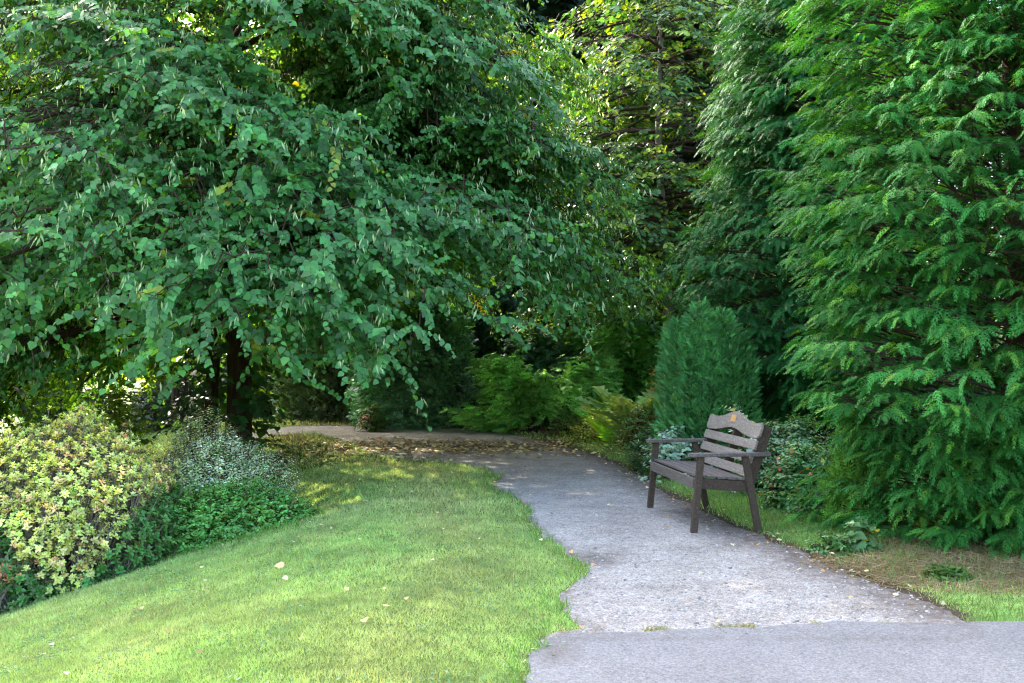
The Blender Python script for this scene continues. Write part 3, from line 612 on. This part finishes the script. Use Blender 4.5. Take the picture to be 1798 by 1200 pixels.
# ------------------------------------------------------------------ shrubs on the left
def pieris(label, c, r, n, seed, base, alt, fa, size=.085, name='pieris_shrub', low=None, zlo=0.0):
    rng = np.random.default_rng(seed); t = thing(name, c, label, 'shrub'); a = Acc(); st = Acc()
    P, O = dome(rng, c, r, n, .28, fill=.30, pw=3.0, k=40); P = P[(P[:, 2] - c[2]) / r[2] > zlo]; O = nz(P - np.array(c) - [0, 0, .3]); n = len(P)
    D = nz(O * .8 + [0, 0, .8] + rnd_unit(rng, n) * .45); P = P + D * rng.exponential(.05, (n, 1))
    hi = (P[:, 2] - c[2]) / r[2] > .28 + .25 * np.sin(P[:, 0] * 4 + 1) * (zlo == 0) + .15 * (P[:, 0] - c[0])
    rosettes(a, rng, P[hi], D[hi], 9, T_oval, size, base, alt, fa)
    lo = ~hi; rosettes(a, rng, P[lo], D[lo], 8, T_oval, size * 1.25, low or base, (.10, .2, .05), .3)
    Q = P - D * .35 + rng.normal(0, .05, (n, 3)); st.sticks(Q, P, .005, .003, (.16, .11, .07))
    for i in range(70):
        az = rng.uniform(0, 6.28); q = np.array(c) + [math.cos(az) * r[0] * .35 * rng.random(), math.sin(az) * r[1] * .35 * rng.random(), -.05]; e = Q[rng.integers(n)]
        m = (q + e) / 2 + rng.normal(0, .06, 3); st.tube([q, m, e], [.014, .009, .004], (.16, .11, .08), 5)
    a.build('foliage', M_shr, t, c); st.build('stems', M_pale, t, c)
c = (-4.30, 9.85, g1(-4.30, 9.85)); pieris('large pieris with creamy yellow and pink leaf rosettes at the left edge', c, (1.2, .9, zp(745, 9.6) - c[2]), 8200, 81, (.54, .63, .22), (.70, .56, .30), .13, .045, low=(.085, .24, .06))
c = (-4.42, 8.95, g1(-4.42, 8.95)); pieris('small pieris with coppery pink leaves low at the left edge', c, (.30, .25, .60), 120, 82, (.62, .36, .22), (.6, .26, .15), .4, .062, zlo=.55)
c = (-3.0, 10.75, g1(-3.0, 10.75)); mound('silver_shrub', 'grey-leaved silvery shrub in front of the lime trunk', 'shrub', c, (1.05, .85, zp(738, 10.6) - c[2]), 3300, 12, T_oval, .034, (.52, .62, .46), M_shr, 83, L=.34, lump=.28, upd=1.0, fill=.40, alt=(.20, .36, .14), fa=.3)
c = (-2.85, 10.1, g1(-2.85, 10.1)); mound('bramble_mound', 'low dark green bramble mound along the lawn edge', 'shrub', c, (1.0, .7, zp(826, 10.1) - c[2]), 1700, 10, T_oval, .044, (.14, .38, .09), M_shr, 84, L=.24, lump=.2, alt=(.17, .33, .07), fa=.25)
c = (-3.85, 9.3, g1(-3.85, 9.3)); mound('bramble_mound', 'small dark bramble tangle under the pieris', 'shrub', c, (.6, .3, .26), 300, 8, T_oval, .050, (.05, .16, .04), M_shr, 85, L=.2)
c = (-5.9, 13.0, g1(-5.9, 13)); mound('hazel_bush', 'sunlit yellow-green hazel behind the pieris', 'shrub', c, (1.3, .8, zp(690, 13) - c[2]), 700, 8, T_heart, .085, (.15, .26, .03), M_oak, 86, L=.4, lump=.3)
c = at(215, 18.5); mound('hazel_bush', 'sunlit hazel sprays hanging left of the lime trunk', 'shrub', c, (.7, .6, zp(655, 18.5) - c[2]), 200, 8, T_heart, .09, (.13, .22, .03), M_oak, 87, L=.5, lump=.3, fill=.6)

# ------------------------------------------------------------------ background trees
oak_b = at(1165, 19.8)
broadleaf('oak_tree', 'yellow-green sunlit oak between the lime and the dark cypress', 'tree', oak_b, 9.5,
          [(0, 2.4), (2, 2.9), (4, 3.1), (6.5, 2.7), (8.5, 1.6), (9.5, .6)], 120, 11, 8, 8, T_oak, .105, (.05, .135, .028), M_oak2, 101, lambda az: 2.0,
          trunk_r=.11, bark=M_pale, alt=(.20, .30, .02), fa=.32, dens=lambda P: np.clip(.62 + .6 * np.sin(P[:, 0] * 2.1 + P[:, 2] * 2.7) * np.sin(P[:, 2] * 1.9 - P[:, 1]), .12, 1), shootL=.4, z0min=1.9)
k = 0
for px, D, h, r_, lb in ((925, 27, 13.5, 2.4, 'dark spruce showing between the lime top and the oak'), (1000, 28, 13.5, 2.6, 'dark spruce behind the oak, left of its stem'), (1150, 31, 14.5, 2.8, 'tall dark spruce straight behind the oak'),
                     (1330, 27, 14, 2.8, 'dark spruce behind the shaded cypress'), (860, 32, 15, 3.0, 'dark spruce showing over the lime tree top'), (1560, 24, 13, 2.8, 'spruce glimpsed between the two tall cypresses'), (1800, 20, 13, 2.8, 'spruce behind the near cypress at the right edge'), (1240, 24, 11, 2.2, 'narrow spruce between the oak and the shaded cypress'), (700, 30, 12, 3.0, 'dark spruce behind the yew row')):
    b_ = at(px, D); k += 1
    conifer('spruce_tree', lb, b_, h + 1.5, [(0, r_), (2, r_), (h * .5, r_ * .95), (h * .85, r_ * .75), (h + 1.5, .1)], 1150, 2, T_fd, .66, (.018, .045, .020), 110 + k,
            group='dark spruces in the background', droop=.2, L=1.2, vis=front_vis, mt=M_yew, wid=1.3)
lbl = ['tall sunlit tree furthest left in the background', 'sunlit yellow-green tree behind the upper left of the lime', 'bright background tree left of the lime trunk',
       'background tree directly behind the lime trunk', 'background tree right of the lime trunk']
for i, (px, D, h, r_) in enumerate(((-60, 34, 17, 4.4), (120, 38, 17.5, 4.6), (310, 35, 17, 4.4), (480, 38, 17.5, 4.6), (620, 34, 15, 4))):
    b_ = at(px, D); broadleaf('woodland_tree', lbl[i], 'tree', b_, h, [(0, r_), (3, r_), (h * .6, r_ * .85), (h * .85, r_ * .6), (h, .5)], 105, 11, 7, 6, T_oval, .30,
          (.20, .31, .04), M_oak, 120 + i, lambda az: 1.8, trunk_r=.2, group='sunlit trees in the background', shootL=.8, weight=lambda az: 1.0 if math.sin(az) < .3 else .5, z0min=2)
b_ = (-12.3, 17.5, g1(-12.3, 17.5)); broadleaf('woodland_tree', 'broad unseen tree added left of the lime to shade the lawn', 'tree', b_, 14.5, [(0, 4), (3, 4.3), (9, 4.3), (12, 3), (14.5, .5)], 90, 10, 6, 6, T_oval, .22, (.05, .13, .04), M_lime, 131, lambda az: 1.5, shootL=.7)  # out-of-view tree, added and sized to keep direct sun off the lawn
# thicket beyond the far slope
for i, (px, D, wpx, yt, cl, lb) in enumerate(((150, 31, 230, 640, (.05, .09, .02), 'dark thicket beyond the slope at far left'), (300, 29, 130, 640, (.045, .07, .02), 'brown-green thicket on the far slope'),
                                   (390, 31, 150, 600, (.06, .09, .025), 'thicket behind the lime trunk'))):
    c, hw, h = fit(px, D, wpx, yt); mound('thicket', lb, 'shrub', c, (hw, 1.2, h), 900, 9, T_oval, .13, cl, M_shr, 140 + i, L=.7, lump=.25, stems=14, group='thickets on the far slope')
for i, (px, D, lb) in enumerate(((307, 28, 'thin dark trunk in the thicket left of the lime'), (322, 28.6, 'second thin trunk right beside the first in the thicket'))):
    c = at(px, D); a = Acc(); a.tube([np.array(c) - [0, 0, .2], np.array(c) + [.03, 0, 1.5], np.array(c) + [-.05, 0, 4]], [.13, .10, .07], (.03, .02, .015), 8)
    t = thing('thin_tree', c, lb, 'tree', 'thin trunks in the thicket'); a.build('trunk', M_bark, t, c)
    a = Acc(); rr = np.random.default_rng(150 + i); P = np.array(c) + [0, 0, 3.6] + rr.normal(0, .7, (160, 3)); leaves_on(a, rr, P, rnd_unit(rr, 160), np.full(160, .5), 6, T_oval, .14, (.06, .1, .02)); a.build('crown', M_shr, t, c)

# ------------------------------------------------------------------ grass, fallen leaves, stones
rng = np.random.default_rng(200)
def scatter(n, x0, x1, y0, y1, f): 
    x = rng.uniform(x0, x1, n); y = rng.uniform(y0, y1, n); ok = f(x, y); return x[ok], y[ok]
def in_view(x, y): return (np.abs(x) < .53 * y + .4)
_vt = np.random.default_rng(77).random((256, 256))
def vn(x, y, f):
    x = x * f + 900.3; y = y * f + 900.7; i = np.floor(x).astype(int); j = np.floor(y).astype(int); u = x - i; v = y - j; u = u * u * (3 - 2 * u); v = v * v * (3 - 2 * v)
    g = lambda a, b: _vt[a % 256, b % 256]
    return (g(i, j) * (1 - u) + g(i + 1, j) * u) * (1 - v) + (g(i, j + 1) * (1 - u) + g(i + 1, j + 1) * u) * v
def pn(x, y): return np.clip(.5 + 1.1 * (.45 * vn(x, y, .9) + .3 * vn(x, y, 2.1) + .25 * vn(x, y, 5.3) - .5), 0, 1)
ga = Acc()
for (y0, y1, n, hgt, wd) in ((3.7, 6.5, 280000, .030, .0042), (6.5, 9.5, 260000, .036, .0055), (9.5, 14, 200000, .05, .008), (14, 26, 130000, .06, .014)):
    def f(x, y):
        s = np.maximum(sdf(PATH, x, y) + wob(x, y, 0), sdf(ASPH, x, y) + wob(x, y, 2))
        m = in_view(x, y) & (s < .012 - .03 * rng.random(len(x)))
        return m & (rng.random(len(x)) > np.clip(litmask(x, y) * 1.2 + 1.1 * np.exp(-(edge_line(x, y) / .16) ** 2) + .75 * (sdf(DRY, x, y) > 0), 0, .97))
    x, y = scatter(n, -.53 * y1 - .4, .53 * y1 + .4, y0, y1, f); k = len(x); P = np.stack([x, y, G(x, y) - .003], 1)
    T = nz(np.array([0, 0, 1.]) + rng.normal(0, .55, (k, 3)) * [1, 1, .1]); N = rnd_unit(rng, k) + [0, -.3, .6]
    q = pn(x, y)[:, None]; q2 = pn(x * 2.3 + 5, y * 2.1 - 2)[:, None]
    C = (np.array([.19, .36, .10]) * (1 - q) + np.array([.42, .48, .20]) * q) * (.8 + .4 * q2);
    sP = np.clip(1 - np.abs(np.maximum(sdf(PATH, x, y), sdf(ASPH, x, y)) + .75) / .6, 0, 1)[:, None] * (x < 1.2)[:, None] * .65; C = C * (1 - sP) + np.array([.42, .43, .18]) * sP; C = C * np.exp(rng.normal(0, .2, (k, 1)))
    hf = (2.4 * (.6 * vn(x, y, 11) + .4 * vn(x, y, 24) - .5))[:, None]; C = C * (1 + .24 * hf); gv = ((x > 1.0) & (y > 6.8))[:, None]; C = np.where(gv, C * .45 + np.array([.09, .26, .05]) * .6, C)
    dr = (rng.random(k) < .06 + .5 * (sdf(DRY, x, y) > -.1) + .25 * sstep(17, 19, y)); C[dr] = jit(rng, dr.sum(), (.34, .29, .14), .2, .05)
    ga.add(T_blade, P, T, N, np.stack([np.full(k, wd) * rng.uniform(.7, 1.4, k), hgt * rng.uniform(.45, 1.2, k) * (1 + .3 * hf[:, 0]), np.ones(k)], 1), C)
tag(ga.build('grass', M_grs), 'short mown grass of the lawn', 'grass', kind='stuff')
# longer grass along edges
ga = Acc()
def f(x, y):
    s = np.maximum(sdf(PATH, x, y) + wob(x, y, 0), sdf(ASPH, x, y) + wob(x, y, 2)); right = x > 1.2
    near = (s < .02) & (s > -np.where(right, .8, .10)) & in_view(x, y); under = (y > 9) & (y < 12) & (x < -1.9) & (x > -5.5) & (s < 0) & (np.abs(y - (9.6 - .12 * (x + 2)) ) < .35)
    return (near & (rng.random(len(x)) < np.where(right, .22, .8) * (pn(x * 3, y * 3) > .40)) & (edge_line(x, y) > .05)) | under
x, y = scatter(160000, -5.5, 5, 4.5, 20, f); k = len(x); P = np.stack([x, y, G(x, y) - .003], 1)
ga.add(T_blade, P, nz(np.array([0, 0, 1.]) + rng.normal(0, .45, (k, 3)) * [1, 1, .1]), rnd_unit(rng, k), np.stack([np.full(k, .007), rng.uniform(.05, .13, k), np.ones(k)], 1), jit(rng, k, (.11, .22, .04), .25, .08))
# straw on the dry bank
x, y = scatter(30000, 1.5, 6, 5.2, 9, lambda x, y: (sdf(DRY, x, y) > -.12) & in_view(x, y)); k = len(x); P = np.stack([x, y, G(x, y) + .008], 1)
an = rng.uniform(0, 6.28, k); T = np.stack([np.cos(an), np.sin(an), rng.normal(.12, .15, k)], 1)
ga.add(T_blade, P, T, rnd_unit(rng, k) + [0, 0, 1.], np.stack([np.full(k, .005), rng.uniform(.05, .14, k), np.ones(k)], 1), jit(rng, k, (.27, .20, .11), .3, .06))
tag(ga.build('edge_grass', M_grs), 'longer rough grass and straw along the path edges and bank', 'grass', kind='stuff')
# clover and small broad weeds in the lawn
wa = Acc(); k = 330; cx = rng.uniform(-3.2, 1.0, k); cyy = rng.uniform(4.0, 9.5, k)
ok = (np.maximum(sdf(PATH, cx, cyy), sdf(ASPH, cx, cyy)) < -.05) & in_view(cx, cyy) & (pn(cx * 1.7, cyy * 1.7 + 3) > .46); cx, cyy = cx[ok], cyy[ok]
m = 26; x = np.repeat(cx, m) + rng.normal(0, .07, len(cx) * m); y = np.repeat(cyy, m) + rng.normal(0, .07, len(cx) * m); k = len(x)
wa.add(T_oval, np.stack([x, y, G(x, y) + rng.uniform(.015, .04, k)], 1), nz(rng.normal(size=(k, 3)) * [1, 1, .2]), nz(np.array([0, 0, 1.]) + rng.normal(0, .3, (k, 3))), rng.uniform(.014, .028, k), jit(rng, k, (.09, .21, .07), .2, .08))
tag(wa.build('clover', M_shr), 'patches of clover and small weeds in the lawn', 'ground cover', kind='stuff')
# fallen leaves
la = Acc(); fa_ = []
def put(x, y, s, cc, on=.0):
    k = len(x); P = np.stack([x, y, G(x, y) + on + rng.uniform(.008, .016, k)], 1); ok = rng.normal(size=(k, 3)) * [1, 1, .12]
    la.add(T_heart, P, nz(ok), nz(np.array([0, 0, 1.]) + rng.normal(0, .30, (k, 3))), s * rng.uniform(.6, 1.2, k), cc)
pal = [(.50, .40, .17), (.60, .52, .28), (.32, .19, .09), (.45, .24, .10), (.22, .13, .08)]
x, y = scatter(60000, -5.5, 3.2, 11.2, 21, lambda x, y: rng.random(len(x)) < litmask(x * .95, y) * .28); k = len(x)
cc = np.array(pal)[rng.choice(5, k, p=[.34, .28, .18, .10, .10])] * np.exp(rng.normal(0, .15, (k, 1))); put(x, y, .065, cc)
x, y = scatter(3600, -4, 2.5, 4.2, 16, lambda x, y: in_view(x, y) & (sdf(ASPH, x, y) < 0) & (rng.random(len(x)) < .05 + .35 * sstep(7, 14, y) * (sdf(PATH, x, y) < 0) + .35 * np.exp(-(sdf(PATH, x, y) / .15) ** 2))); k = len(x)
put(x, y, .032, np.array(pal)[rng.choice(5, k, p=[.35, .3, .15, .12, .08])] * np.exp(rng.normal(0, .15, (k, 1))), .02)
x, y = scatter(9000, 0, 4, 6, 15, lambda x, y: rng.random(len(x)) < .22 * np.exp(-((edge_line(x, y)) / .16) ** 2)); k = len(x)
put(x, y, .032, np.array(pal)[rng.choice(5, k, p=[.2, .2, .25, .15, .2])] * np.exp(rng.normal(0, .15, (k, 1))))
for px, py, s_, cc in ((535, 1137, .055, (.60, .42, .27)), (945, 1093, .07, (.35, .22, .13)), (677, 1076, .07, (.6, .42, .2)), (500, 1003, .06, (.55, .4, .2)), (640, 1100, .06, (.5, .45, .15)), (765, 870, .06, (.6, .4, .3)), (1265, 1100, .05, (.65, .5, .12))):
    gz = 0
    for _ in range(4): q = U(px, py, gz); gz = g1(*q)
    put(np.array([q[0]]), np.array([q[1]]), s_, np.array([cc]), .03)
tag(la.build('fallen_leaves', M_dry), 'scattered dry yellow and brown fallen leaves on lawn and path', 'leaves', kind='stuff')
# loose stones on the gravel
sa = Acc(); ico = bmesh.new(); bmesh.ops.create_icosphere(ico, subdivisions=1, radius=1)
T_st = (np.array([v.co[:] for v in ico.verts]) * [1, 1.25, .55], [tuple(v.index for v in f.verts) for f in ico.faces]); ico.free()
x, y = scatter(42000, -3, 4, 5.2, 14, lambda x, y: (sdf(PATH, x, y) > .02) & (rng.random(len(x)) < np.where(sdf(ASPH, x, y) < -.01, .12 + .55 * sstep(9, 5.5, y), .10 * np.exp(-np.abs(sdf(ASPH, x, y)) / .5)))); k = len(x)
sz = np.exp(rng.normal(math.log(.0055), .42, k)); P = np.stack([x, y, G(x, y) + np.where(sdf(ASPH, x, y) < 0, .009, .017)], 1)
gr = rng.uniform(.13, .45, (k, 1)); sa.add(T_st, P, nz(rng.normal(size=(k, 3)) * [1, 1, .1]), nz(np.array([0, 0, 1.]) + rng.normal(0, .2, (k, 3))), sz, gr * np.array([[1, .96, .9]]))
M_stone = leaf_mat('stone', 0.0, rough=.8, spec=.2, vary=.2, vscale=60)
tag(sa.build('loose_stones', M_stone), 'loose small stones lying on the gravel path', 'stones', kind='stuff')

# ------------------------------------------------------------------ the bench
def wood_mat(name, c1, c2, lich, amt):
    m, t, b = mat(name); N = t.nodes; L = t.links
    tc = N.new('ShaderNodeTexCoord'); mp = N.new('ShaderNodeMapping'); mp.inputs['Scale'].default_value = (30, 3, 30)
    n = N.new('ShaderNodeTexNoise'); n.inputs['Scale'].default_value = 2; n.inputs['Detail'].default_value = 8; n.inputs['Roughness'].default_value = .7
    L.new(tc.outputs['Object'], mp.inputs[0]); L.new(mp.outputs[0], n.inputs['Vector'])
    cr = N.new('ShaderNodeValToRGB'); e = cr.color_ramp.elements; e[0].position = .3; e[0].color = (*c1, 1); e[1].position = .7; e[1].color = (*c2, 1); L.new(n.outputs[0], cr.inputs[0])
    n2 = N.new('ShaderNodeTexNoise'); n2.inputs['Scale'].default_value = 55; n2.inputs['Detail'].default_value = 6; n2.inputs['Roughness'].default_value = .8; L.new(tc.outputs['Object'], n2.inputs['Vector'])
    r2 = N.new('ShaderNodeMapRange'); r2.inputs[1].default_value = .52; r2.inputs[2].default_value = .66; r2.inputs[4].default_value = amt; L.new(n2.outputs[0], r2.inputs[0])
    x = N.new('ShaderNodeMixRGB'); L.new(r2.outputs[0], x.inputs[0]); L.new(cr.outputs[0], x.inputs[1]); x.inputs[2].default_value = (*lich, 1)
    L.new(x.outputs[0], b.inputs['Base Color']); b.inputs['Roughness'].default_value = .75; b.inputs['Specular IOR Level'].default_value = .3
    bp = N.new('ShaderNodeBump'); bp.inputs['Strength'].default_value = .35; bp.inputs['Distance'].default_value = .003; L.new(n.outputs[0], bp.inputs['Height']); L.new(bp.outputs[0], b.inputs['Normal'])
    return m
M_wd = wood_mat('dark stained wood', (.024, .014, .008), (.070, .046, .030), (.14, .11, .085), .5)
M_wl = wood_mat('weathered slat wood', (.11, .086, .068), (.215, .178, .147), (.42, .38, .34), .7)
M_wa = wood_mat('weathered arm wood', (.045, .035, .029), (.13, .105, .092), (.26, .235, .21), .55)
A0 = np.array(U(1217.5, 937)); A1 = np.array(U(1141, 893)); LEN = np.linalg.norm(A1 - A0)
bench = thing('garden_bench', (A0[0], A0[1], .006), 'dark weathered wooden bench with arched back rail beside the gravel path', 'bench')
ux = (A1 - A0) / LEN; bench.rotation_euler = (0, 0, math.atan2(ux[1], ux[0]) - math.pi / 2)   # local +y runs to the far end, +x towards the back
def plank(bm, p, q, wv, wd, th):
    """a squared timber from p to q; wd along wv, th across"""
    p = Vector(p); q = Vector(q); d = (q - p).normalized(); wv = Vector(wv); wv = (wv - d * wv.dot(d)).normalized(); t_ = d.cross(wv)
    vs = [bm.verts.new(c_ + wv * sx * wd / 2 + t_ * sy * th / 2) for c_ in (p, q) for sx, sy in ((-1, -1), (1, -1), (1, 1), (-1, 1))]
    for f in ((0, 1, 2, 3), (7, 6, 5, 4), (0, 4, 5, 1), (1, 5, 6, 2), (2, 6, 7, 3), (3, 7, 4, 0)): bm.faces.new([vs[i] for i in f])
def bobj(name, fn, m, parent, bev=.004):
    bm = bmesh.new(); fn(bm); bmesh.ops.recalc_face_normals(bm, faces=bm.faces)
    bmesh.ops.bevel(bm, geom=[e for e in bm.edges if e.calc_face_angle(0) > .6], offset=bev, segments=2, affect='EDGES', profile=.6)
    me = bpy.data.meshes.new(name); bm.to_mesh(me); bm.free(); me.materials.append(m)
    o = bpy.data.objects.new(name, me); sc.collection.objects.link(o); o.parent = parent; return o
for yy in (0, LEN):
    bobj('leg', lambda b: plank(b, (0, yy, 0), (.062, yy, .625), (1, 0, 0), .056, .042), M_wd, bench)
    bobj('leg', lambda b: plank(b, (.555, yy, 0), (.44, yy, .625), (1, 0, 0), .056, .042), M_wd, bench)
    s_ = 1 if yy == 0 else -1
    bobj('side_rail', lambda b: plank(b, (.03, yy + s_ * .041, .405), (.52, yy + s_ * .041, .365), (0, 0, 1), .088, .036), M_wd, bench)
    def arm(b):
        pts = [(-.035, -.028), (-.025, -.042), (0, -.048), (.55, -.042), (.655, -.034), (.655, .034), (.55, .042), (0, .048), (-.025, .042), (-.035, .028)]
        lo = [b.verts.new((x_, yy + y_, .627)) for x_, y_ in pts]; hi = [b.verts.new((x_, yy + y_, .657)) for x_, y_ in pts]
        b.faces.new(lo[::-1]); b.faces.new(hi)
        for i in range(len(pts)): j = (i + 1) % len(pts); b.faces.new((lo[i], lo[j], hi[j], hi[i]))
    bobj('armrest', arm, M_wa, bench, .006)
def front(b): plank(b, (.012, .022, .405), (.012, LEN - .022, .405), (0, 0, 1), .085, .030)
bobj('front_rail', front, M_wa, bench)
def rear(b): plank(b, (.50, .06, .365), (.50, LEN - .06, .365), (0, 0, 1), .08, .03)
bobj('rear_rail', rear, M_wd, bench)
def seat(b):
    for i in range(5):
        x_ = .072 + i * .089; plank(b, (x_, .024, .462 - i * .0075), (x_, LEN - .024, .462 - i * .0075), (1, 0, -.083), .080, .020)
bobj('seat', seat, M_wa, bench)
pb = Vector((.475, 0, .33)); pt = Vector((.655, 0, .865)); ax = (pt - pb).normalized(); fr = Vector((-ax.z, 0, ax.x))   # fr: forward normal of the back
for yy in (.055, LEN / 2, LEN - .055):
    bobj('back_post', lambda b: plank(b, pb + Vector((0, yy, 0)), pt + Vector((0, yy, 0)), (1, 0, 0), .085, .040), M_wd, bench)
def onback(y_, h, off=.0): return pb + ax * (h - pb.z) / ax.z + fr * (.0435 + .012 + off) + Vector((0, y_, 0))
def slats(b):
    for h in (.475, .585, .695): plank(b, onback(.02, h), onback(LEN - .02, h), ax, .080, .022)
bk = bobj('backrest', slats, M_wl, bench)
def toprail(b):
    ns = 40; T_ = []; B_ = []
    for i in range(ns + 1):
        s = i / ns; y_ = .005 + (LEN - .01) * s; c_ = math.exp(-((s - .5) / .19) ** 2); e_ = max(0, abs(s - .5) - .40) / .10
        top = .868 + .072 * c_ + .012 * math.sin(min(1, e_ * 1.0) * math.pi * .62) - .035 * max(0, e_ - .75) / .25
        bot = .748 + .052 * math.exp(-((s - .5) / .22) ** 2) - .004 + .028 * max(0, e_ - .7) / .3
        T_.append((y_, top)); B_.append((y_, bot))
    prof_ = T_ + B_[::-1]; f_ = [b.verts.new(onback(y_, h, .012)) for y_, h in prof_]; k_ = [b.verts.new(onback(y_, h, -.012)) for y_, h in prof_]; n_ = len(prof_)
    m_ = ns + 1
    for i in range(ns):
        for q, fl_ in ((f_, 0), (k_, 1)):
            vs = [q[i], q[i + 1], q[n_ - 2 - i], q[n_ - 1 - i]]; b.faces.new(vs if fl_ else vs[::-1])
    for i in range(n_): j = (i + 1) % n_; b.faces.new((f_[i], f_[j], k_[j], k_[i]))
tr_ = bobj('top_rail', toprail, M_wl, bench, .005)
mp_, t_, b_ = mat('brass plaque'); b_.inputs['Base Color'].default_value = (.62, .33, .13, 1); b_.inputs['Metallic'].default_value = .35; b_.inputs['Roughness'].default_value = .5
def plq(b): plank(b, onback(LEN / 2 + .02, .845, .0145), onback(LEN / 2 + .02, .905, .0145), (0, 1, 0), .115, .004)
pq = bobj('plaque', plq, mp_, tr_, .001); pq['label'] = 'small square orange plaque'
# moss and grit caught in the joint between gravel and asphalt
rng = np.random.default_rng(300); ma = Acc()
t = rng.uniform(0, 1, 4500); px = 1045 + (1700 - 1045) * t; py = np.interp(px, [1045, 1150, 1300, 1500, 1700], [1110, 1108, 1104, 1097, 1094])
ok = np.sin(px * .045) + .5 * np.sin(px * .11 + 1) + rng.normal(0, .35, len(px)) > .35 + .9 * (px > 1350); px, py = px[ok], py[ok]
x, y = U(px, py); y = y + rng.normal(0, .035, len(x)); k = len(x)
ma.add(T_blade, np.stack([x, y, G(x, y) + .006], 1), nz(np.array([0, 0, 1.]) + rng.normal(0, .7, (k, 3)) * [1, 1, .1]), rnd_unit(rng, k), np.stack([np.full(k, .006), rng.uniform(.008, .022, k), np.ones(k)], 1), jit(rng, k, (.24, .23, .08), .25, .08))
tag(ma.build('moss', M_grs), 'yellow-green moss tufts along the joint between gravel and asphalt', 'moss', kind='stuff')
